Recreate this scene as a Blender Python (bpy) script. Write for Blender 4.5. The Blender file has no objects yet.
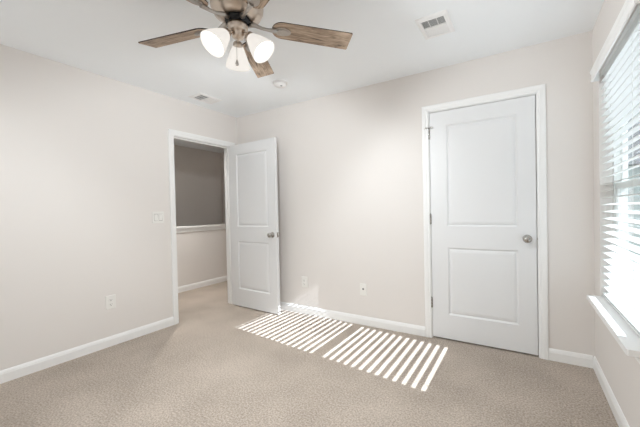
import bpy, bmesh, math, random
from mathutils import Vector, Matrix

PI = math.pi
R = math.radians
S = bpy.context.scene
COL = S.collection
random.seed(7)

# ------------------------------------------------------------------ the room's measures (metres)
XL, XR = -3.22, 0.4446          # left and right wall faces
YB, YF = 2.8364, -0.46          # back wall face, wall behind the camera
H = 2.4276                      # ceiling
EYE = 1.181

# ------------------------------------------------------------------ camera
yaw, pitch, roll = 0.53068, -0.0139, -0.0207
fwd = Vector((-math.sin(yaw) * math.cos(pitch), math.cos(yaw) * math.cos(pitch), math.sin(pitch)))
r0 = Vector((math.cos(yaw), math.sin(yaw), 0)); u0 = r0.cross(fwd)
rr = math.cos(roll) * r0 + math.sin(roll) * u0
uu = -math.sin(roll) * r0 + math.cos(roll) * u0
cam = bpy.data.cameras.new('camera')
cam_o = bpy.data.objects.new('camera', cam); COL.objects.link(cam_o)
m = Matrix((rr, uu, -fwd)).transposed().to_4x4(); m.translation = Vector((0, 0, EYE))
cam_o.matrix_world = m
cam.sensor_width = 36.0; cam.lens = 308.6 / 640 * 36
cam.shift_x = -21.17 / 640; cam.shift_y = 1.245 / 640
cam.clip_start = 0.02; cam.clip_end = 400
S.camera = cam_o

# ------------------------------------------------------------------ sky, sun, exposure
SKYCOL = (0.95, 1.0, 1.08, 1)                            # bright hazy sky
SUN_DIR = Vector((-1, 0.099, -0.645)).normalized()      # the way the light travels
w = bpy.data.worlds.new('sky'); S.world = w; w.use_nodes = True
nt = w.node_tree; nt.nodes.clear()
bg = nt.nodes.new('ShaderNodeBackground'); bg.inputs['Strength'].default_value = 0.55
wo = nt.nodes.new('ShaderNodeOutputWorld')
tcw = nt.nodes.new('ShaderNodeTexCoord'); sep = nt.nodes.new('ShaderNodeVectorMath'); sep.operation = 'DOT_PRODUCT'; sep.inputs[1].default_value = (-0.5, -0.866, 0.0); mr = nt.nodes.new('ShaderNodeMapRange')
nt.links.new(tcw.outputs['Generated'], sep.inputs[0]); nt.links.new(sep.outputs['Value'], mr.inputs[0])   # added brighter sky behind the camera, to fill the room
mr.inputs[1].default_value = 0.5; mr.inputs[2].default_value = 0.8; mr.inputs[3].default_value = 1.0; mr.inputs[4].default_value = 3.0
sc_ = nt.nodes.new('ShaderNodeVectorMath'); sc_.operation = 'SCALE'; sc_.inputs[0].default_value = SKYCOL[:3]
nt.links.new(mr.outputs[0], sc_.inputs['Scale']); nt.links.new(sc_.outputs[0], bg.inputs[0])
nt.links.new(bg.outputs[0], wo.inputs[0])

sun = bpy.data.lights.new('sun', 'SUN'); sun.energy = 9.0; sun.angle = R(0.08); sun.color = (0.95, 0.98, 1.10)
sun_o = bpy.data.objects.new('sun', sun); COL.objects.link(sun_o)
sun_o.rotation_euler = SUN_DIR.to_track_quat('-Z', 'Y').to_euler(); sun_o.location = (6, 2, 5)

S.view_settings.view_transform = 'Standard'; S.view_settings.look = 'None'
S.view_settings.gamma = 1.0; S.view_settings.use_curve_mapping = False
S.view_settings.exposure = 0.66
LAMP = 5.0                     # radiance of the fan's bulbs
LAMP_W = 25.0                   # power of each bulb
SHADE_GLOW = 0.42               # radiance of the lit glass shades
HALL_FILL = 400.0                      # radiance of the downlight added to brighten the hall
S.cycles.max_bounces = 16; S.cycles.diffuse_bounces = 10; S.cycles.transparent_max_bounces = 24
S.cycles.transmission_bounces = 8

# ------------------------------------------------------------------ materials
MAT = {}
def mat(name, col, rough=0.6, metal=0.0, bump=None, var=None, spec=None, coat=0.0):
    """col sRGB 0-1; bump=(scale, strength, distance); var=(scale, amount)"""
    m = bpy.data.materials.new(name); m.use_nodes = True; t = m.node_tree; n = t.nodes
    p = n['Principled BSDF']
    lin = [c / 12.92 if c <= 0.04045 else ((c + 0.055) / 1.055) ** 2.4 for c in col]
    p.inputs['Base Color'].default_value = (*lin, 1)
    p.inputs['Roughness'].default_value = rough; p.inputs['Metallic'].default_value = metal
    if spec is not None: p.inputs['Specular IOR Level'].default_value = spec
    if coat: p.inputs['Coat Weight'].default_value = coat
    tc = n.new('ShaderNodeTexCoord')
    if var:
        nz = n.new('ShaderNodeTexNoise'); nz.inputs['Scale'].default_value = var[0]; nz.inputs['Detail'].default_value = 3
        t.links.new(tc.outputs['Object'], nz.inputs['Vector'])
        rp = n.new('ShaderNodeMapRange'); rp.inputs[1].default_value = 0.3; rp.inputs[2].default_value = 0.7
        rp.inputs[3].default_value = 1 - var[1]; rp.inputs[4].default_value = 1 + var[1]
        mx = n.new('ShaderNodeVectorMath'); mx.operation = 'SCALE'; mx.inputs[0].default_value = lin
        t.links.new(nz.outputs[0], rp.inputs[0]); t.links.new(rp.outputs[0], mx.inputs['Scale'])
        t.links.new(mx.outputs[0], p.inputs['Base Color'])
    if bump:
        nz = n.new('ShaderNodeTexNoise'); nz.inputs['Scale'].default_value = bump[0]; nz.inputs['Detail'].default_value = 4
        t.links.new(tc.outputs['Object'], nz.inputs['Vector'])
        b = n.new('ShaderNodeBump'); b.inputs['Strength'].default_value = bump[1]; b.inputs['Distance'].default_value = bump[2]
        t.links.new(nz.outputs[0], b.inputs['Height']); t.links.new(b.outputs[0], p.inputs['Normal'])
    MAT[name] = m
    return m

mat('wall_paint', (0.902, 0.886, 0.872), 0.9, spec=0.1, bump=(180, 0.06, 0.002))
mat('ceiling_paint', (0.965, 0.98, 0.992), 0.95, bump=(140, 0.08, 0.002))
mat('trim_paint', (0.955, 0.957, 0.955), 0.35)
mat('door_paint', (0.91, 0.915, 0.92), 0.42, bump=(60, 0.03, 0.001))
mat('plate_plastic', (0.93, 0.925, 0.91), 0.35)
mat('dark_slot', (0.12, 0.12, 0.12), 0.6)
mat('gap_grey', (0.62, 0.61, 0.60), 0.7)
mat('grille_dark', (0.62, 0.63, 0.63), 0.8)
mat('vent_metal', (0.955, 0.955, 0.955), 0.45)
mat('blind_white', (0.87, 0.875, 0.87), 0.7, spec=0.25)
mat('valance_white', (0.955, 0.958, 0.955), 0.5)
mat('cord_white', (0.88, 0.88, 0.86), 0.8)
mat('vinyl_white', (0.90, 0.91, 0.90), 0.4)
mat('satin_nickel', (0.70, 0.69, 0.67), 0.22, metal=1.0, var=(30, 0.05))
mat('brushed_nickel', (0.80, 0.75, 0.70), 0.28, metal=1.0, var=(20, 0.06))
mat('black_rubber', (0.05, 0.05, 0.05), 0.6)
mat('blade_edge', (0.20, 0.15, 0.12), 0.5)
mat('siding', (0.74, 0.79, 0.78), 0.7, var=(3, 0.04))
mat('roof_shingle', (0.36, 0.36, 0.37), 0.9, var=(8, 0.15))
mat('paving', (0.60, 0.59, 0.58), 0.95, var=(0.8, 0.08))
mat('grey_glass', (0.55, 0.63, 0.63), 0.08)
mat('chain_metal', (0.72, 0.70, 0.68), 0.35, metal=1.0)

def carpet():
    m = bpy.data.materials.new('carpet'); m.use_nodes = True; t = m.node_tree; n = t.nodes; L = t.links
    p = n['Principled BSDF']; p.inputs['Roughness'].default_value = 0.97; p.inputs['Specular IOR Level'].default_value = 0.1
    p.inputs['Sheen Weight'].default_value = 0.15
    tc = n.new('ShaderNodeTexCoord')
    a = n.new('ShaderNodeTexNoise'); a.inputs['Scale'].default_value = 95; a.inputs['Detail'].default_value = 4; a.inputs['Roughness'].default_value = 0.7
    c = n.new('ShaderNodeTexNoise'); c.inputs['Scale'].default_value = 2.2; c.inputs['Detail'].default_value = 4
    for q in (a, c): L.new(tc.outputs['Object'], q.inputs['Vector'])
    mx = n.new('ShaderNodeMix'); mx.data_type = 'FLOAT'; mx.inputs[0].default_value = 0.22
    L.new(a.outputs[0], mx.inputs[2]); L.new(c.outputs[0], mx.inputs[3])
    cr = n.new('ShaderNodeValToRGB'); e = cr.color_ramp.elements
    e[0].position = 0.33; e[0].color = (0.22, 0.182, 0.148, 1)
    e[1].position = 0.68; e[1].color = (0.68, 0.59, 0.51, 1)
    k = cr.color_ramp.elements.new(0.5); k.color = (0.435, 0.372, 0.315, 1)
    L.new(mx.outputs[0], cr.inputs[0]); L.new(cr.outputs[0], p.inputs['Base Color'])
    b = n.new('ShaderNodeBump'); b.inputs['Strength'].default_value = 0.7; b.inputs['Distance'].default_value = 0.006
    L.new(a.outputs[0], b.inputs['Height']); L.new(b.outputs[0], p.inputs['Normal'])
    MAT['carpet'] = m
carpet()

def wood():
    m = bpy.data.materials.new('weathered_oak'); m.use_nodes = True; t = m.node_tree; n = t.nodes; L = t.links
    p = n['Principled BSDF']; p.inputs['Roughness'].default_value = 0.5
    tc = n.new('ShaderNodeTexCoord'); mp = n.new('ShaderNodeMapping'); mp.inputs['Scale'].default_value = (1.0, 9.0, 9.0)
    L.new(tc.outputs['Object'], mp.inputs['Vector'])
    nz = n.new('ShaderNodeTexNoise'); nz.inputs['Scale'].default_value = 7; nz.inputs['Detail'].default_value = 7; nz.inputs['Distortion'].default_value = 1.4
    L.new(mp.outputs[0], nz.inputs['Vector'])
    cr = n.new('ShaderNodeValToRGB'); e = cr.color_ramp.elements
    e[0].position = 0.33; e[0].color = (0.13, 0.092, 0.066, 1)
    e[1].position = 0.66; e[1].color = (0.56, 0.43, 0.32, 1)
    k = cr.color_ramp.elements.new(0.48); k.color = (0.37, 0.275, 0.20, 1)
    L.new(nz.outputs[0], cr.inputs[0]); L.new(cr.outputs[0], p.inputs['Base Color'])
    MAT['weathered_oak'] = m
wood()

def frosted():
    m = bpy.data.materials.new('frosted_glass'); m.use_nodes = True; t = m.node_tree; n = t.nodes; L = t.links
    n.remove(n['Principled BSDF']); out = n['Material Output']
    d = n.new('ShaderNodeBsdfDiffuse'); d.inputs[0].default_value = (0.60, 0.56, 0.50, 1)
    tr = n.new('ShaderNodeBsdfTranslucent'); tr.inputs[0].default_value = (0.10, 0.098, 0.094, 1)
    g = n.new('ShaderNodeBsdfGlossy'); g.inputs['Roughness'].default_value = 0.15
    m1 = n.new('ShaderNodeMixShader'); m1.inputs[0].default_value = 0.5
    m2 = n.new('ShaderNodeMixShader'); m2.inputs[0].default_value = 0.05
    L.new(d.outputs[0], m1.inputs[1]); L.new(tr.outputs[0], m1.inputs[2])
    L.new(m1.outputs[0], m2.inputs[1]); L.new(g.outputs[0], m2.inputs[2])
    em = n.new('ShaderNodeEmission'); em.inputs[0].default_value = (1.0, 0.965, 0.92, 1); em.inputs[1].default_value = SHADE_GLOW   # lit milk glass
    ad = n.new('ShaderNodeAddShader'); L.new(m2.outputs[0], ad.inputs[0]); L.new(em.outputs[0], ad.inputs[1]); L.new(ad.outputs[0], out.inputs[0])
    MAT['frosted_glass'] = m
frosted()

def bulb(name, col, power):
    m = bpy.data.materials.new(name); m.use_nodes = True; t = m.node_tree; n = t.nodes
    n.remove(n['Principled BSDF'])
    e = n.new('ShaderNodeEmission'); e.inputs[0].default_value = col; e.inputs[1].default_value = power
    t.links.new(e.outputs[0], n['Material Output'].inputs[0]); MAT[name] = m
bulb('lit_bulb', (0.97, 0.985, 1.0, 1), LAMP); bulb('hall_fill', (1.0, 0.97, 0.92, 1), HALL_FILL)

def pane():
    m = bpy.data.materials.new('window_glass'); m.use_nodes = True; t = m.node_tree; n = t.nodes; L = t.links
    n.remove(n['Principled BSDF'])
    tr = n.new('ShaderNodeBsdfTransparent'); tr.inputs[0].default_value = (0.93, 0.96, 0.95, 1)
    g = n.new('ShaderNodeBsdfGlossy'); g.inputs['Roughness'].default_value = 0.02
    lw = n.new('ShaderNodeLayerWeight'); lw.inputs[0].default_value = 0.5         # the same from both faces of the pane
    pw = n.new('ShaderNodeMath'); pw.operation = 'POWER'; pw.inputs[1].default_value = 5.0; L.new(lw.outputs['Facing'], pw.inputs[0])
    fr = n.new('ShaderNodeMapRange'); fr.inputs[3].default_value = 0.02; fr.inputs[4].default_value = 0.75; L.new(pw.outputs[0], fr.inputs[0])
    mx = n.new('ShaderNodeMixShader')
    L.new(fr.outputs[0], mx.inputs[0]); L.new(tr.outputs[0], mx.inputs[1]); L.new(g.outputs[0], mx.inputs[2])
    L.new(mx.outputs[0], n['Material Output'].inputs[0]); MAT['window_glass'] = m
pane()

# ------------------------------------------------------------------ mesh helpers
def box(bm, x0, x1, y0, y1, z0, z1, mi=0, M=None):
    vs = [bm.verts.new((x, y, z)) for x in (x0, x1) for y in (y0, y1) for z in (z0, z1)]
    if M is not None:
        for v in vs: v.co = M @ v.co
    for f in ((0, 1, 3, 2), (4, 6, 7, 5), (0, 4, 5, 1), (2, 3, 7, 6), (0, 2, 6, 4), (1, 5, 7, 3)):
        bm.faces.new([vs[i] for i in f]).material_index = mi
    return vs

def lathe(bm, prof, M=None, seg=32, mi=0, cap0=False, cap1=False):
    """prof = [(radius, height)], axis +z, then moved by M"""
    M = M or Matrix(); rings = []
    for (r, z) in prof:
        rings.append([bm.verts.new(M @ Vector((r * math.cos(2 * PI * i / seg), r * math.sin(2 * PI * i / seg), z))) for i in range(seg)])
    for a, b in zip(rings, rings[1:]):
        for i in range(seg):
            f = bm.faces.new((a[i], a[(i + 1) % seg], b[(i + 1) % seg], b[i])); f.smooth = True; f.material_index = mi
    if cap0: bm.faces.new(list(reversed(rings[0]))).material_index = mi
    if cap1: bm.faces.new(rings[-1]).material_index = mi

def tube(bm, pts, rad, seg=8, mi=0):
    pts = [Vector(p) for p in pts]; rings = []
    for i, p in enumerate(pts):
        d = (pts[min(i + 1, len(pts) - 1)] - pts[max(i - 1, 0)]).normalized()
        a = Vector((0, 0, 1)) if abs(d.z) < 0.9 else Vector((1, 0, 0))
        s = d.cross(a).normalized(); t = s.cross(d).normalized()
        k = rad[i] if isinstance(rad, (list, tuple)) else rad
        rings.append([bm.verts.new(p + k * (math.cos(2 * PI * j / seg) * s + math.sin(2 * PI * j / seg) * t)) for j in range(seg)])
    for a, b in zip(rings, rings[1:]):
        for j in range(seg):
            f = bm.faces.new((a[j], a[(j + 1) % seg], b[(j + 1) % seg], b[j])); f.smooth = True; f.material_index = mi
    bm.faces.new(rings[0]).material_index = mi; bm.faces.new(list(reversed(rings[-1]))).material_index = mi

def slab_from_outline(bm, pts, z0, z1, M=None, mi_side=0, mi_bot=0, mi_top=0):
    M = M or Matrix()
    lo = [bm.verts.new(M @ Vector((x, y, z0))) for x, y in pts]; hi = [bm.verts.new(M @ Vector((x, y, z1))) for x, y in pts]
    n = len(pts)
    for i in range(n):
        bm.faces.new((lo[i], lo[(i + 1) % n], hi[(i + 1) % n], hi[i])).material_index = mi_side
    bm.faces.new(list(reversed(lo))).material_index = mi_bot; bm.faces.new(hi).material_index = mi_top

def obj(name, bm, mats, parent=None, bevel=0, M=None, segs=2):
    bmesh.ops.recalc_face_normals(bm, faces=bm.faces)
    me = bpy.data.meshes.new(name); bm.to_mesh(me); bm.free()
    for k in ([mats] if isinstance(mats, str) else mats): me.materials.append(MAT[k])
    o = bpy.data.objects.new(name, me); COL.objects.link(o)
    if M is not None: o.matrix_local = M
    if parent: o.parent = parent
    if bevel:
        b = o.modifiers.new('bevel', 'BEVEL'); b.width = bevel; b.segments = segs; b.limit_method = 'ANGLE'; b.angle_limit = R(40)
        b.harden_normals = False
    return o

def struct(o, label=None):
    o['kind'] = 'structure'
    if label: o['label'] = label
    return o

def thing(name, label, cat, loc=(0, 0, 0), rot=None, group=None):
    o = bpy.data.objects.new(name, None); COL.objects.link(o); o.location = loc
    if rot: o.rotation_euler = rot
    o['label'] = label; o['category'] = cat
    if group: o['group'] = group
    o.empty_display_size = 0.05
    return o

def tag(o, label, cat, group=None):
    o['label'] = label; o['category'] = cat
    if group: o['group'] = group
    return o

def B(): return bmesh.new()

# ------------------------------------------------------------------ structure: floor, ceiling, walls
T = 0.14
HX0, HX1 = -5.40, XL - 0.12                  # hall beyond the doorway: far stairwell wall, near wall's back
HALF = -4.45                                  # half wall at the stairs (hall side face)
HY0, HY1 = 0.4, 4.30
bm = B()
box(bm, HALF, XR + T, YF - T, YB + 0.75, -0.12, 0)
box(bm, HALF, XL - 0.0, YB + 0.75, HY1, -0.12, 0)
struct(obj('floor', bm, 'carpet'))
bm = B(); box(bm, HX0 - T, XR + T, YF - T, HY1 + T, H, H + 0.12); struct(obj('ceiling', bm, 'ceiling_paint'))

# doorway in the left wall
DY0, DY1, DZ = 1.967, 2.712, 2.02             # clear opening
bm = B()
x0, x1 = XL - 0.12, XL
j = 0.018
box(bm, x0, x1, YF - T, DY0 - j, 0, H); box(bm, x0, x1, DY1 + j, HY1, 0, H); box(bm, x0, x1, DY0 - j, DY1 + j, DZ + j, H)
struct(obj('wall_left', bm, 'wall_paint'))

# closet doorway in the back wall
CX0, CX1, CZ = -0.720, 0.100, 2.048
bm = B()
y0, y1 = YB, YB + 0.12
box(bm, XL, CX0 - j, y0, y1, 0, H); box(bm, CX1 + j, XR + T, y0, y1, 0, H); box(bm, CX0 - j, CX1 + j, y0, y1, CZ + j, H)
struct(obj('wall_back', bm, 'wall_paint'))
bm = B()                                      # the closet behind it
box(bm, XL, XR + T, YB + 0.75, YB + 0.85, -0.12, H)
box(bm, XR, XR + T, YB + 0.12, YB + 0.75, 0, H)
struct(obj('wall_closet', bm, 'wall_paint'))

# window opening in the right wall
WY0, WY1, WZ0, WZ1 = 1.800, 2.638, 0.575, 2.060
bm = B()
x0, x1 = XR, XR + T
box(bm, x0, x1, YF - T, WY0, 0, H); box(bm, x0, x1, WY1, YB, 0, H)
box(bm, x0, x1, WY0, WY1, 0, WZ0 - 0.03); box(bm, x0, x1, WY0, WY1, WZ1, H)
struct(obj('wall_right', bm, 'wall_paint'))
FX0, FX1, FZ0, FZ1 = -2.75, -1.6, 0.85, 2.1      # opening of the window added behind the camera for fill light
bm = B()
box(bm, XL, FX0, YF - T, YF, 0, H); box(bm, FX1, XR, YF - T, YF, 0, H); box(bm, FX0, FX1, YF - T, YF, 0, FZ0); box(bm, FX0, FX1, YF - T, YF, FZ1, H)
struct(obj('wall_front', bm, 'wall_paint'))

# hall and stairwell
bm = B(); box(bm, HX0 - T, HX0, HY0, HY1, -2.7, H); struct(obj('wall_stairwell', bm, 'wall_paint'))
bm = B(); box(bm, HX0 - T, XL, HY1, HY1 + T, -2.7, H); box(bm, HX0 - T, XL - 0.12, HY0 - T, HY0, -2.7, H)
struct(obj('wall_hall_ends', bm, 'wall_paint'))
bm = B(); box(bm, HALF - 0.12, HALF, HY0, HY1, -2.7, 0.955); struct(obj('wall_half', bm, 'wall_paint'))
bm = B(); box(bm, HX0, HALF - 0.12, HY0, HY1, -2.8, -2.7); struct(obj('floor_stairwell', bm, 'carpet'))
bm = B(); box(bm, HALF - 0.155, HALF + 0.035, HY0, HY1, 0.955, 0.985); box(bm, HALF, HALF + 0.015, HY0, HY1, 0.90, 0.955)
struct(obj('trim_half_wall_cap', bm, 'trim_paint', bevel=0.004))

# ------------------------------------------------------------------ baseboards
BASE = [(0, 0), (0.014, 0), (0.014, 0.062), (0.0115, 0.068), (0.011, 0.074), (0.006, 0.086), (0.004, 0.089), (0, 0.089)]
def baseboard(name, runs):
    """runs = (p0, p1, n): floor line from p0 to p1, n the way it sticks out"""
    bm = B()
    for p0, p1, n in runs:
        p0 = Vector((*p0, 0)); p1 = Vector((*p1, 0)); n = Vector((*n, 0))
        a = [bm.verts.new(p0 + n * d + Vector((0, 0, z))) for d, z in BASE]; b = [bm.verts.new(p1 + n * d + Vector((0, 0, z))) for d, z in BASE]
        k = len(BASE)
        for i in range(k): bm.faces.new((a[i], a[(i + 1) % k], b[(i + 1) % k], b[i]))
        bm.faces.new(a); bm.faces.new(list(reversed(b)))
    return struct(obj(name, bm, 'trim_paint'))
CW = 0.057                                    # casing width
LC = DY0 + 0.005 - CW - 0.001
baseboard('baseboard_left', [((XL, YF), (XL, LC), (1, 0)), ((XL, DY1 + CW), (XL, YB), (1, 0))])
baseboard('baseboard_back', [((XL + 0.014, YB), (CX0 - CW - 0.007, YB), (0, -1)), ((CX1 + CW + 0.007, YB), (XR - 0.014, YB), (0, -1))])
baseboard('baseboard_right', [((XR, YF), (XR, YB), (-1, 0))])
baseboard('baseboard_front', [((XL + 0.014, YF), (XR - 0.014, YF), (0, 1))])
baseboard('baseboard_hall', [((HALF, HY0), (HALF, HY1), (1, 0))])

# ------------------------------------------------------------------ casings and jambs
CAS = [(0, 0), (0, 0.009), (0.006, 0.0115), (0.020, 0.0115), (0.024, 0.0145), (0.040, 0.0165), (0.050, 0.017), (0.055, 0.015), (0.057, 0.011), (0.057, 0)]
def casing(bm, to, a0, a1, top, reveal=0.006):
    """to(a, z, d) -> point; a along the wall, d out of the wall"""
    rows = []
    for o, d in CAS:
        o += reveal
        rows.append([bm.verts.new(to(*q, d)) for q in ((a0 - o, 0), (a0 - o, top + o), (a1 + o, top + o), (a1 + o, 0))])
    for p, q in zip(rows, rows[1:]):
        for i in range(3): bm.faces.new((p[i], p[i + 1], q[i + 1], q[i]))
bm = B()
casing(bm, lambda a, z, d: Vector((a, YB - d, z)), CX0, CX1, CZ)
box(bm, CX0 - j, CX0, YB - 0.0, YB + 0.12, 0, CZ); box(bm, CX1, CX1 + j, YB, YB + 0.12, 0, CZ); box(bm, CX0 - j, CX1 + j, YB, YB + 0.12, CZ, CZ + j)
box(bm, CX0, CX0 + 0.011, YB + 0.045, YB + 0.075, 0, CZ); box(bm, CX1 - 0.011, CX1, YB + 0.045, YB + 0.075, 0, CZ); box(bm, CX0 + 0.011, CX1 - 0.011, YB + 0.045, YB + 0.075, CZ - 0.011, CZ)
struct(obj('trim_closet_door_casing', bm, 'trim_paint'))
bm = B()
casing(bm, lambda a, z, d: Vector((XL + d, a, z)), DY0, DY1, DZ)
casing(bm, lambda a, z, d: Vector((XL - 0.12 - d, a, z)), DY0, DY1, DZ)
box(bm, XL - 0.12, XL, DY0 - j, DY0, 0, DZ); box(bm, XL - 0.12, XL, DY1, DY1 + j, 0, DZ); box(bm, XL - 0.12, XL, DY0 - j, DY1 + j, DZ, DZ + j)
box(bm, XL - 0.080, XL - 0.045, DY0, DY0 + 0.011, 0, DZ); box(bm, XL - 0.080, XL - 0.045, DY1 - 0.011, DY1, 0, DZ); box(bm, XL - 0.080, XL - 0.045, DY0 + 0.011, DY1 - 0.011, DZ - 0.011, DZ)
struct(obj('trim_bedroom_doorway_casing', bm, 'trim_paint'))

# ------------------------------------------------------------------ doors (local: x width from the hinge, y 0 front .. TH back, z up)
TH = 0.035
def panel_rings(bm, x0, x1, z0, z1, front):
    y = 0.0 if front else TH; s = 1 if front else -1
    rings = [(0, 0), (0.003, 0.003), (0.012, 0.011), (0.017, 0.0115), (0.024, 0.006), (0.042, 0.0025)]
    prev = None
    for o, d in rings:
        c = [bm.verts.new((a, y + s * d, b)) for a, b in ((x0 + o, z0 + o), (x1 - o, z0 + o), (x1 - o, z1 - o), (x0 + o, z1 - o))]
        if prev:
            for i in range(4): bm.faces.new((prev[i], prev[(i + 1) % 4], c[(i + 1) % 4], c[i]))
        prev = c
    bm.faces.new(prev)

KNOB = [(0.0, 0.0), (0.032, 0.0), (0.033, 0.003), (0.031, 0.008), (0.020, 0.011), (0.0125, 0.014), (0.0115, 0.026), (0.014, 0.032), (0.023, 0.038),
        (0.0275, 0.046), (0.0280, 0.052), (0.025, 0.060), (0.017, 0.066), (0.008, 0.068), (0.0, 0.0685)]

def door(name, label, width, height, flip, px, zs, knob_z=0.90):
    """flip False: hinge at x=0; zs = panel heights (b0, b1, t0, t1)"""
    d = bpy.data.objects.new(name, None); COL.objects.link(d); struct(d, label); d.empty_display_size = 0.05
    xa, xb = px; b0, b1, t0, t1 = zs
    bm = B()
    box(bm, 0, xa, 0, TH, 0, height); box(bm, xb, width, 0, TH, 0, height)
    for z0, z1 in ((0, b0), (b1, t0), (t1, height)): box(bm, xa, xb, 0, TH, z0, z1)
    bmesh.ops.remove_doubles(bm, verts=bm.verts, dist=1e-5)
    obj('slab', bm, 'door_paint', d)
    for z0, z1 in ((b0, b1), (t0, t1)):
        bm = B(); panel_rings(bm, xa, xb, z0, z1, True); panel_rings(bm, xa, xb, z0, z1, False)
        obj('panel', bm, 'door_paint', d)
    kx = width - 0.062
    for s in (-1, 1):
        bm = B(); M = Matrix.Translation((kx, -0.0002 if s < 0 else TH + 0.0002, knob_z)) @ Matrix.Rotation(PI / 2 if s < 0 else -PI / 2, 4, 'X')
        lathe(bm, KNOB, M, 32); k = obj('knob', bm, 'satin_nickel', d); k['label'] = 'round satin nickel knob'
    bm = B(); box(bm, width, width + 0.0015, TH / 2 - 0.0125, TH / 2 + 0.0125, knob_z - 0.028, knob_z + 0.028)
    box(bm, width + 0.0015, width + 0.006, TH / 2 - 0.006, TH / 2 + 0.007, knob_z - 0.010, knob_z + 0.010)
    k = obj('latch_plate', bm, 'satin_nickel', d); k['label'] = 'satin nickel latch plate on the door edge'
    return d

def hinge(parent, x, y, z, leaf):
    """knuckle barrel of three segments with ball tips; leaf(bm) adds the leaves"""
    bm = B()
    for k in range(3):
        zz = z - 0.045 + k * 0.03
        lathe(bm, [(0, zz), (0.0058, zz), (0.0062, zz + 0.001), (0.0062, zz + 0.0285), (0.0058, zz + 0.0295), (0, zz + 0.0295)], Matrix.Translation((x, y, 0)), 14)
    lathe(bm, [(0, z + 0.045), (0.005, z + 0.0455), (0.006, z + 0.049), (0.003, z + 0.053), (0, z + 0.0535)], Matrix.Translation((x, y, 0)), 14)
    leaf(bm, z)
    h = obj('hinge', bm, 'satin_nickel', parent); h['label'] = 'satin nickel hinge'
    return h

d1 = door('door_1', 'white two-panel closet door shut in the back wall', CX1 - CX0 - 0.008, 2.030, False, (0.142, 0.688), (0.215, 0.818, 1.005, 1.905), 0.912)
d1.location = (CX0 + 0.003, YB + 0.004, 0.014)
for hz in (0.31, 1.07, 1.84):
    hinge(d1, -0.004, -0.008, hz, lambda bm, z: box(bm, -0.012, 0.004, -0.0055, 0.0, z - 0.045, z + 0.045))
bm = B()                                       # hinge-pin stop on the top hinge
hz = 1.84
lathe(bm, [(0, hz + 0.0538), (0.010, hz + 0.0538), (0.010, hz + 0.059), (0, hz + 0.059)], Matrix.Translation((-0.004, -0.010, 0)), 14)
tube(bm, [(-0.004, -0.010, hz + 0.056), (-0.030, -0.030, hz + 0.056)], 0.004)
tube(bm, [(-0.030, -0.030, hz + 0.056), (-0.043, -0.026, hz + 0.052)], [0.007, 0.008], mi=1)
tube(bm, [(-0.004, -0.010, hz + 0.056), (0.020, -0.026, hz + 0.056)], 0.004)
tube(bm, [(0.020, -0.026, hz + 0.056), (0.026, -0.014, hz + 0.056)], 0.007, mi=1)
k = obj('door_stop', bm, ['satin_nickel', 'plate_plastic'], d1); k['label'] = 'small nickel stop on the hinge pin with white tips'

d2 = door('door_2', 'white two-panel bedroom door standing open against the corner', 0.798, 2.010, False, (0.135, 0.670), (0.215, 0.812, 0.995, 1.890), 0.905)
ang = R(-2.3)
# its hall side faces the camera; front (y=0) is that side
d2.rotation_euler = (0, 0, ang)
hp = Vector((XL + 0.018, DY1 - 0.040, 0.013))
d2.location = hp
for hz in (0.30, 1.05, 1.82):
    hinge(d2, -0.008, TH + 0.004, hz, lambda bm, z: box(bm, -0.003, -0.0003, 0.004, TH + 0.002, z - 0.045, z + 0.045))

# ------------------------------------------------------------------ window_1: frame, sashes, glass, sill, apron
win = bpy.data.objects.new('window_1', None); COL.objects.link(win); struct(win, 'white single-hung window in the right wall with a deep white sill')
win.location = (XR, (WY0 + WY1) / 2, WZ0); win.empty_display_size = 0.05
IW = Matrix.Translation((-XR, -(WY0 + WY1) / 2, -WZ0))
def wpart(name, bm, m, bevel=0, par=None):
    for v in bm.verts: v.co = IW @ v.co
    return obj(name, bm, m, par or win, bevel)
GX = XR + 0.085
def frame_ring(bm, x0, x1, y0, y1, z0, z1, t, tb=None, tt=None):
    tb = tb or t; tt = tt or t
    box(bm, x0, x1, y0, y0 + t, z0, z1); box(bm, x0, x1, y1 - t, y1, z0, z1)
    box(bm, x0, x1, y0 + t, y1 - t, z0, z0 + tb); box(bm, x0, x1, y0 + t, y1 - t, z1 - tt, z1)
bm = B(); frame_ring(bm, XR + 0.068, XR + 0.138, WY0, WY1, WZ0 - 0.03, WZ1, 0.024, 0.05, 0.018); wpart('frame', bm, 'vinyl_white', 0.002)
MZ = 1.302
bm = B(); frame_ring(bm, XR + 0.078, XR + 0.100, WY0 + 0.024, WY1 - 0.024, WZ0 + 0.02, MZ + 0.018, 0.034, 0.026, 0.036); lo = wpart('lower_sash', bm, 'vinyl_white', 0.002)
bm = B(); frame_ring(bm, XR + 0.104, XR + 0.126, WY0 + 0.024, WY1 - 0.024, MZ - 0.022, WZ1 - 0.018, 0.028, 0.040, 0.022); up = wpart('upper_sash', bm, 'vinyl_white', 0.002)
bm = B(); box(bm, XR + 0.088, XR + 0.090, WY0 + 0.056, WY1 - 0.056, WZ0 + 0.044, MZ - 0.016); wpart('pane', bm, 'window_glass', par=lo)
bm = B(); box(bm, XR + 0.114, XR + 0.116, WY0 + 0.050, WY1 - 0.050, MZ + 0.016, WZ1 - 0.038); wpart('pane', bm, 'window_glass', par=up)
bm = B()
SY0, SY1 = 1.705, 2.640
slab_from_outline(bm, [(XR - 0.068, SY0), (XR - 0.0745, SY0 + 0.008), (XR - 0.0745, SY1 - 0.008), (XR - 0.068, SY1), (XR - 0.0005, SY1), (XR - 0.0005, WY1 - 0.001), (XR + 0.069, WY1 - 0.001), (XR + 0.069, WY0 + 0.001), (XR - 0.0005, WY0 + 0.001), (XR - 0.0005, SY0)], WZ0 - 0.027, WZ0)
wpart('sill', bm, 'trim_paint', 0.008)
bm = B()
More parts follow.
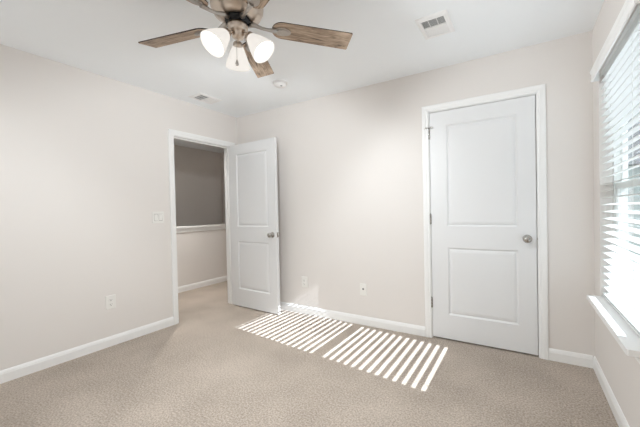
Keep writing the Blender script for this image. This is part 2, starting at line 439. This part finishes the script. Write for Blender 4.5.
box(bm, XR - 0.013, XR - 0.0005, SY0 + 0.03, SY1 - 0.03, WZ0 - 0.090, WZ0 - 0.0275)
wpart('apron', bm, 'trim_paint', 0.004)

# ------------------------------------------------------------------ fill_window added unseen behind the camera, to let in fill light
win2 = bpy.data.objects.new('fill_window', None); COL.objects.link(win2); struct(win2, 'added unseen window behind the camera that lets in fill light')
win2.location = ((FX0 + FX1) / 2, YF - 0.06, FZ0)
I2 = Matrix.Translation(-win2.location)
bm = B(); y0, y1 = YF - 0.12, YF - 0.06
for q in ((FX0, FX0 + 0.04, FZ0, FZ1), (FX1 - 0.04, FX1, FZ0, FZ1), (FX0 + 0.04, FX1 - 0.04, FZ0, FZ0 + 0.05), (FX0 + 0.04, FX1 - 0.04, FZ1 - 0.04, FZ1), (FX0 + 0.04, FX1 - 0.04, 1.33, 1.38)):
    box(bm, q[0], q[1], y0, y1, q[2], q[3], M=I2)
obj('frame', bm, 'vinyl_white', win2)
for z0, z1 in ((FZ0 + 0.05, 1.33), (1.38, FZ1 - 0.04)):
    bm = B(); box(bm, FX0 + 0.04, FX1 - 0.04, YF - 0.092, YF - 0.088, z0, z1, M=I2)
    obj('pane', bm, 'window_glass', win2)

# ------------------------------------------------------------------ blind
bl = thing('window_blind', 'white faux-wood blind with open slats hanging in the right-hand window', 'blind', (XR, (WY0 + WY1) / 2, WZ1))
IB = Matrix.Translation((-XR, -(WY0 + WY1) / 2, -WZ1))
def bpart(name, bm, m, bevel=0, par=None):
    for v in bm.verts: v.co = IB @ v.co
    return obj(name, bm, m, par or bl, bevel)
bm = B(); box(bm, XR + 0.006, XR + 0.058, WY0 + 0.006, WY1 - 0.006, WZ1 - 0.036, WZ1 - 0.002); bpart('headrail', bm, 'blind_white', 0.002)
# valance: moulded profile in front of the opening, with returns
VP = [(0.0, 0.0), (0.006, 0.0), (0.010, 0.006), (0.010, 0.016), (0.006, 0.022), (0.006, 0.048), (0.010, 0.054), (0.013, 0.064), (0.013, 0.070), (0.0, 0.070)]
VZ = WZ1 - 0.068; VY0, VY1, VX = 1.695, 2.612, XR - 0.036
bm = B()
a = [bm.verts.new((VX - d, VY0 - d * 0.5, VZ + z)) for d, z in VP]; b = [bm.verts.new((VX - d, VY1 + d * 0.5, VZ + z)) for d, z in VP]
k = len(VP)
for i in range(k): bm.faces.new((a[i], a[(i + 1) % k], b[(i + 1) % k], b[i]))
bm.faces.new(a); bm.faces.new(list(reversed(b)))
for y0, y1 in ((VY0, VY0 + 0.008), (VY1 - 0.008, VY1)): box(bm, VX, XR - 0.0005, y0, y1, VZ, VZ + 0.070)
bpart('valance', bm, 'valance_white')
TILT = R(12.0)
SX = XR + 0.032
PITCH = 0.0445
zb = WZ0 + 0.032
LY0, LY1 = WY0 + 0.010, WY1 - 0.010
HOLES = [LY0 + 0.13, LY1 - 0.13]
bm = B()
nsl = int((WZ1 - 0.050 - zb) / PITCH) + 1
for i in range(nsl):
    z = zb + i * PITCH
    M = Matrix.Translation((SX, 0, z)) @ Matrix.Rotation(-TILT, 4, 'Y')
    hw = 0.025; th = 0.0014
    ys = [LY0, HOLES[0] - 0.004, HOLES[0] + 0.004, HOLES[1] - 0.004, HOLES[1] + 0.004, LY1]
    for q in range(5):
        if q in (1, 3):
            box(bm, -hw, -0.009, ys[q], ys[q + 1], -th, th, M=M); box(bm, 0.009, hw, ys[q], ys[q + 1], -th, th, M=M)
        else:
            box(bm, -hw, hw, ys[q], ys[q + 1], -th, th, M=M)
bmesh.ops.remove_doubles(bm, verts=bm.verts, dist=1e-5)
bpart('slats', bm, 'blind_white')
bm = B(); box(bm, SX - 0.025, SX + 0.025, LY0, LY1, WZ0 + 0.002, WZ0 + 0.017); bpart('bottom_rail', bm, 'blind_white', 0.003)
bm = B()
for hy in HOLES:
    for dx in (-0.0262, 0.0262):
        tube(bm, [(SX + dx, hy + 0.006, WZ0 + 0.02), (SX + dx, hy + 0.006, WZ1 - 0.045)], 0.0009, 5)
    tube(bm, [(SX, hy, WZ0 + 0.02), (SX, hy, WZ1 - 0.045)], 0.0009, 5)
    for i in range(nsl):
        z = zb + i * PITCH; c, s = 0.0262 * math.cos(TILT), 0.0262 * math.sin(TILT)
        tube(bm, [(SX - 0.0262, hy + 0.006, z - s - 0.002), (SX + 0.0262, hy + 0.006, z + s - 0.002)], 0.0006, 4)
bpart('cords', bm, 'cord_white')

# ------------------------------------------------------------------ wall plates  (local: x right, z up, y out of the wall = -y)
def plate_root(name, label, cat, loc, rz, group=None): return thing(name, label, cat, loc, (0, 0, rz), group)
def plate(parent, wd, ht):
    bm = B()
    vs = [[bm.verts.new((sx * (wd / 2 - o), -d, sz * (ht / 2 - o))) for sx, sz in ((-1, -1), (1, -1), (1, 1), (-1, 1))] for o, d in ((0, 0.0), (0, 0.003), (0.004, 0.006))]
    for p, q in zip(vs, vs[1:]):
        for i in range(4): bm.faces.new((p[i], p[(i + 1) % 4], q[(i + 1) % 4], q[i]))
    bm.faces.new(vs[-1]); bm.faces.new(list(reversed(vs[0])))
    return obj('cover_plate', bm, 'plate_plastic', parent)
def screw(parent, x, z):
    bm = B(); lathe(bm, [(0.0035, 0), (0.0035, 0.001), (0.002, 0.0016), (0, 0.0017)], Matrix.Translation((x, -0.006, z)) @ Matrix.Rotation(PI / 2, 4, 'X'), 12)
    obj('screw', bm, 'plate_plastic', parent)
def outlet(label, loc, rz):
    t = plate_root('wall_outlet', label, 'outlet', loc, rz, 'duplex outlets near the floor')
    plate(t, 0.079, 0.124)
    for s in (-1, 1):
        zc = s * 0.0205
        bm = B(); pts = []
        for q in range(24):
            a = 2 * PI * q / 24; pts.append((0.0172 * math.cos(a), max(-0.0135, min(0.0135, 0.0172 * math.sin(a)))))
        slab_from_outline(bm, pts, 0, 0.0028, Matrix.Translation((0, -0.0058, zc)) @ Matrix.Rotation(PI / 2, 4, 'X'))
        f = obj('receptacle', bm, 'plate_plastic', t)
        bm = B()
        box(bm, -0.0082, -0.0058, -0.0090, -0.0084, zc - 0.002, zc + 0.0075); box(bm, 0.0058, 0.0078, -0.0090, -0.0084, zc - 0.001, zc + 0.0065)
        lathe(bm, [(0.003, 0), (0.003, 0.0006), (0, 0.0006)], Matrix.Translation((0, -0.0084, zc - 0.0075)) @ Matrix.Rotation(PI / 2, 4, 'X'), 12)
        k = obj('slots', bm, 'dark_slot', f); k['label'] = 'dark plug slots'
    screw(t, 0, 0)
    return t
outlet('white duplex outlet on the left wall below the light switch', (XL, 1.335, 0.396), PI / 2)
outlet('white duplex outlet on the back wall just right of the open door', (-2.170, YB, 0.366), 0)
t = plate_root('cable_outlet', 'white cable plate with one dark socket on the back wall left of the closet', 'outlet', (-1.417, YB, 0.364), 0)
plate(t, 0.079, 0.124)
bm = B(); lathe(bm, [(0.0085, 0), (0.0085, 0.003), (0.0052, 0.0032), (0.0050, 0.011), (0.0032, 0.011), (0.0032, 0.004), (0, 0.004)], Matrix.Translation((0, -0.006, 0.006)) @ Matrix.Rotation(PI / 2, 4, 'X'), 12)
k = obj('socket', bm, 'dark_slot', t); k['label'] = 'dark threaded socket'
screw(t, 0, 0.042); screw(t, 0, -0.042)
t = plate_root('light_switch', 'white double rocker switch on the left wall beside the doorway', 'switch', (XL, 1.778, 1.149), PI / 2)
plate(t, 0.118, 0.118)
for s in (-1, 1):
    bm = B(); xc = s * 0.023; up_ = s > 0
    a0, a1 = (0.0062, 0.0105) if up_ else (0.0105, 0.0062)
    v = [bm.verts.new(p) for p in ((xc - 0.0165, -0.005, -0.0335), (xc + 0.0165, -0.005, -0.0335), (xc + 0.0165, -0.005, 0.0335), (xc - 0.0165, -0.005, 0.0335),
         (xc - 0.0165, -a0, -0.0335), (xc + 0.0165, -a0, -0.0335), (xc + 0.0165, -a1, 0.0335), (xc - 0.0165, -a1, 0.0335))]
    for f in ((0, 1, 5, 4), (1, 2, 6, 5), (2, 3, 7, 6), (3, 0, 4, 7), (4, 5, 6, 7), (0, 3, 2, 1)): bm.faces.new([v[q] for q in f])
    obj('rocker', bm, 'plate_plastic', t)
    bm = B(); box(bm, xc - 0.0185, xc + 0.0185, -0.0063, -0.0055, -0.0355, 0.0355); k = obj('rocker_gap_shade', bm, 'gap_grey', t); k['label'] = 'grey plate coloured as the shaded gap around the rocker'  # solid grey plate, its colour stands for the shade in the gap
    for z in (-0.048, 0.048): screw(t, xc, z)

# ------------------------------------------------------------------ ceiling vents
def vent(label, cx, cy):
    t = thing('ceiling_vent', label, 'vent', (cx, cy, H), None, 'white two-way ceiling vents')
    W, D = 0.205, 0.275; ow, od = 0.030, 0.038
    bm = B()
    rings = [((0, 0.0), ), ]
    def ring(o, z): return [bm.verts.new((sx * (W / 2 - o * ow), sy * (D / 2 - o * od), z)) for sx, sy in ((-1, -1), (1, -1), (1, 1), (-1, 1))]
    rs = [ring(0, 0), ring(0, -0.003), ring(0.25, -0.009), ring(0.9, -0.012), ring(1.0, -0.010), ring(1.0, -0.001)]
    for p, q in zip(rs, rs[1:]):
        for i in range(4): bm.faces.new((p[i], p[(i + 1) % 4], q[(i + 1) % 4], q[i]))
    iw, idp = W / 2 - ow, D / 2 - od
    box(bm, -iw, iw, -0.006, 0.006, -0.011, -0.001)
    obj('frame', bm, 'vent_metal', t)
    bm = B(); box(bm, -iw, iw, -idp, idp, -0.0012, -0.0002); k = obj('backing', bm, 'grille_dark', t); k['label'] = 'grey sheet coloured for the shade of the duct behind the louvers'  # flat grey sheet painted in place of the duct's shade
    for s in (-1, 1):
        bm = B(); n = 8
        for i in range(n):
            y = s * (0.010 + (idp - 0.012) * (i + 0.5) / n)
            M = Matrix.Translation((0, y, -0.006)) @ Matrix.Rotation(-s * R(38), 4, 'X')
            box(bm, -iw, iw, -0.0055, 0.0055, -0.0005, 0.0005, M=M)
        if s < 0:
            for xx in (-iw * 0.4, iw * 0.35): box(bm, xx - 0.0015, xx + 0.0015, -idp, -0.006, -0.0095, -0.004)
        obj('louvers', bm, 'vent_metal', t)
    return t
vent('white ceiling vent in front of the closet door, right of the fan', -0.496, 2.168)
vent('white ceiling vent near the left wall and the open doorway, left of the fan', -2.950, 2.172)

# ------------------------------------------------------------------ smoke detector
t = thing('smoke_detector', 'round white smoke detector on the ceiling between the fan and the back wall', 'smoke detector', (-2.0, 2.295, H))
bm = B(); lathe(bm, [(0.0, -0.0001), (0.068, -0.0001), (0.070, -0.004), (0.069, -0.010), (0.066, -0.012)], None, 40); obj('base', bm, 'vent_metal', t)
bm = B(); lathe(bm, [(0.060, -0.010), (0.061, -0.020), (0.058, -0.030), (0.050, -0.036), (0.030, -0.040), (0.028, -0.042), (0, -0.043)], None, 40)
for q in range(18):
    M = Matrix.Rotation(2 * PI * q / 18, 4, 'Z'); box(bm, 0.057, 0.0625, -0.006, 0.006, -0.024, -0.015, M=M)
obj('housing', bm, 'vent_metal', t)
bm = B(); lathe(bm, [(0.010, -0.040), (0.010, -0.044), (0.008, -0.045), (0, -0.045)], Matrix.Translation((0.025, -0.01, 0.0)), 16); k = obj('test_button', bm, 'grille_dark', t); k['label'] = 'grey test button'

# ------------------------------------------------------------------ ceiling fan
FC = Vector((-1.346, 1.207, H)); ZB = 2.224 - H
fan = thing('ceiling_fan', 'brushed nickel ceiling fan with five weathered wood blades and three lit glass shades', 'ceiling fan', FC)
bm = B(); lathe(bm, [(0, 0), (0.128, 0), (0.132, -0.006), (0.132, -0.020), (0.126, -0.026), (0.126, -0.034), (0.139, -0.044), (0.142, -0.090), (0.138, -0.130), (0.124, -0.158), (0.094, -0.174), (0.075, -0.179), (0, -0.179)], None, 56)
obj('motor_housing', bm, 'brushed_nickel', fan)
bm = B(); lathe(bm, [(0.0, -0.179), (0.066, -0.179), (0.068, -0.182), (0.068, -0.193), (0.065, -0.196), (0.05, -0.198), (0.05, -0.206), (0, -0.206)], None, 48)
k = obj('rotor_ring', bm, 'black_rubber', fan); k['label'] = 'black ring the blades turn on'
bm = B(); lathe(bm, [(0.045, -0.205), (0.054, -0.208), (0.055, -0.222), (0.053, -0.243), (0.046, -0.252), (0.037, -0.258), (0.0345, -0.270), (0.030, -0.280), (0.016, -0.288), (0.006, -0.291), (0.006, -0.298), (0, -0.300)], None, 40)
kit = obj('light_kit', bm, 'brushed_nickel', fan)

# blades: local x along the blade, tilted about its own axis
BR, BW, BT = 0.657, 0.130, -0.253
def blade_outline():
    pts = []
    x0, x1 = 0.185, BR
    for q in range(13):
        a = PI / 2 + PI * q / 12
        pts.append((x0 + 0.058 + 0.058 * math.cos(a), 0.058 * math.sin(a)))
    pts += [(x1 - 0.004, -BW / 2), (x1, -BW / 2 + 0.004), (x1, BW / 2 - 0.004), (x1 - 0.004, BW / 2)]
    return pts
proto = None
for q in range(5):
    a = 3.364 + q * 2 * PI / 5
    Mz = Matrix.Translation((0, 0, ZB)) @ Matrix.Rotation(a, 4, 'Z') @ Matrix.Rotation(BT, 4, 'X')
    if proto is None:
        bm = B(); slab_from_outline(bm, blade_outline(), 0, 0.006, None, 1, 0, 0)
        bl_o = obj('blade', bm, ['weathered_oak', 'blade_edge'], fan)
        bl_o['label'] = 'weathered brown wooden blade'
        bm = B()
        # bracket: shield plate under the blade, neck rising to the rotor
        pl = []
        for s in range(20):
            b_ = 2 * PI * s / 20; cx = math.cos(b_)
            pl.append((0.248 + 0.046 * cx, (0.029 - 0.006 * cx) * math.sin(b_)))
        slab_from_outline(bm, pl, -0.007, -0.0003)
        pl2 = [(0.250 + (x - 0.250) * 0.72, y * 0.66) for x, y in pl]
        slab_from_outline(bm, pl2, -0.010, -0.006)
        tube(bm, [(0.062, 0, 0.014), (0.095, 0, 0.008), (0.130, 0, -0.004), (0.165, 0, -0.008), (0.215, 0, -0.006)], [0.016, 0.012, 0.0085, 0.009, 0.014], 10)
        for sy in (-0.012, 0.012): lathe(bm, [(0.004, 0), (0.004, 0.002), (0, 0.003)], Matrix.Translation((0.235, sy, -0.010)) @ Matrix.Rotation(PI, 4, 'X'), 10)
        br = obj('blade_bracket', bm, 'chain_metal', bl_o); br['label'] = 'nickel blade bracket'
        bl_o.matrix_local = Mz; proto = (bl_o, br)
    else:
        o = proto[0].copy(); COL.objects.link(o); o.parent = fan; o.matrix_local = Mz
        c = proto[1].copy(); COL.objects.link(c); c.parent = o

# three lamp arms with bell shades
SHADE = [(0.024, 0.0), (0.030, 0.006), (0.036, 0.020), (0.047, 0.045), (0.058, 0.075), (0.066, 0.100), (0.070, 0.118), (0.0685, 0.120), (0.064, 0.1), (0.0555, 0.075), (0.0445, 0.045), (0.0335, 0.020), (0.027, 0.008)]
for q in range(3):
    az = R(140 + 120 * q); tiltd = R(41)
    e = Vector((math.cos(az), math.sin(az), 0))
    ax = (e * math.sin(tiltd) - Vector((0, 0, 1)) * math.cos(tiltd)).normalized()
    start = Vector((0, 0, -0.262)) + e * 0.030
    neck = Vector((0, 0, -0.272)) + e * 0.062
    bm = B(); tube(bm, [start, start + e * 0.014 + Vector((0, 0, -0.001)), neck], [0.009, 0.0085, 0.009], 10)
    Mx = Matrix.Translation(neck) @ ax.to_track_quat('Z', 'Y').to_matrix().to_4x4()
    lathe(bm, [(0, -0.006), (0.014, -0.006), (0.023, 0.002), (0.027, 0.016), (0.027, 0.024), (0.024, 0.026), (0, 0.026)], Mx, 24)
    arm = obj('lamp_arm', bm, 'brushed_nickel', fan)
    Ms = Matrix.Translation(neck + ax * 0.018) @ ax.to_track_quat('Z', 'Y').to_matrix().to_4x4()
    bm = B(); lathe(bm, SHADE, Ms, 40); sh = obj('lamp_shade', bm, 'frosted_glass', fan); sh['label'] = 'lit frosted white glass bell shade'
    bm = B(); lathe(bm, [(0.0, 0.012), (0.013, 0.012), (0.014, 0.030), (0.022, 0.050), (0.027, 0.066), (0.026, 0.080), (0.018, 0.092), (0.0, 0.097)], Ms, 20)
    obj('bulb', bm, 'lit_bulb', sh)
    sp = bpy.data.lights.new('bulb_light', 'SPOT'); sp.energy = LAMP_W; sp.spot_size = R(168); sp.spot_blend = 0.4; sp.shadow_soft_size = 0.045; sp.color = (0.93, 0.975, 1.0)
    so = bpy.data.objects.new('bulb_light', sp); COL.objects.link(so); so.parent = fan      # the bulb's light leaving the shade's mouth
    so.matrix_local = Ms @ Matrix.Translation((0, 0, 0.121)) @ Matrix.Rotation(PI, 4, 'X')
# pull chain
bm = B()
for q in range(30): 
    z = -0.300 - q * 0.0036
    lathe(bm, [(0, z), (0.0014, z - 0.0006), (0.0018, z - 0.0016), (0.0014, z - 0.0026), (0.0006, z - 0.0036)], Matrix.Translation((0.0, -0.012, 0)), 8)
pc = obj('pull_chain', bm, 'chain_metal', fan)
bm = B(); z = -0.405
lathe(bm, [(0, z), (0.003, z - 0.001), (0.0055, z - 0.008), (0.0085, z - 0.018), (0.009, z - 0.025), (0.006, z - 0.031), (0, z - 0.033)], Matrix.Translation((0.0, -0.012, 0)), 16)
obj('fob', bm, 'chain_metal', pc)

# ------------------------------------------------------------------ downlight added out of the doorway's view to brighten the hall
t = thing('added_hall_light', 'added unseen cylinder downlight that brightens the hall beyond the doorway', 'fill light', (-3.85, 2.55, H))
bm = B(); lathe(bm, [(0, -0.0002), (0.085, -0.0002), (0.085, -0.170), (0.080, -0.170), (0.078, -0.075), (0, -0.075)], None, 40); obj('body', bm, 'vent_metal', t)
bm = B(); lathe(bm, [(0.0, -0.0752), (0.072, -0.0752), (0.072, -0.080), (0, -0.080)], None, 40); obj('lens', bm, 'hall_fill', t)

# ------------------------------------------------------------------ outdoors
bm = B(); box(bm, -120, 160, -200, 200, -3.2, -3.0); struct(obj('ground', bm, 'paving'))
nh = thing('house', 'pale grey-green neighbouring house seen through the open blind slats', 'house', (4.6, 12.0, -3.0))
bm = B(); box(bm, -3.4, 5.0, 0, 7, 0, 5.4)
for i in range(38):
    z = 0.14 * i; v = [bm.verts.new(p) for p in ((-3.41, -0.002, z), (5.01, -0.002, z), (5.01, -0.022, z), (-3.41, -0.022, z), (-3.41, -0.002, z + 0.139), (5.01, -0.002, z + 0.139))]
    bm.faces.new((v[0], v[1], v[2], v[3])); bm.faces.new((v[3], v[2], v[5], v[4]))
obj('wall', bm, 'siding', nh)
bm = B()
v = [bm.verts.new(p) for p in ((-3.8, -0.5, 5.3), (5.4, -0.5, 5.3), (5.4, 3.5, 7.4), (-3.8, 3.5, 7.4), (-3.8, 7.5, 5.3), (5.4, 7.5, 5.3))]
for f in ((0, 1, 2, 3), (3, 2, 5, 4), (0, 3, 4), (1, 5, 2), (0, 4, 5, 1)): bm.faces.new([v[i] for i in f])
obj('roof', bm, 'roof_shingle', nh)
for wx in (-2.3, -0.9, 0.5, 2.2):
    bm = B(); frame_ring(bm, 0, 0.05, -0.45, 0.45, 3.3, 4.9, 0.07); box(bm, 0, 0.045, -0.45, 0.45, 4.06, 4.14); box(bm, 0.0, 0.04, -0.02, 0.02, 3.3, 4.9)
    M = Matrix.Translation((wx, -0.024, 0)) @ Matrix.Rotation(-PI / 2, 4, 'Z')
    for vv in bm.verts: vv.co = M @ vv.co
    f = obj('window', bm, 'vinyl_white', nh)
    bm = B(); box(bm, wx - 0.39, wx + 0.39, -0.034, -0.026, 3.36, 4.84); obj('pane', bm, 'grey_glass', f)
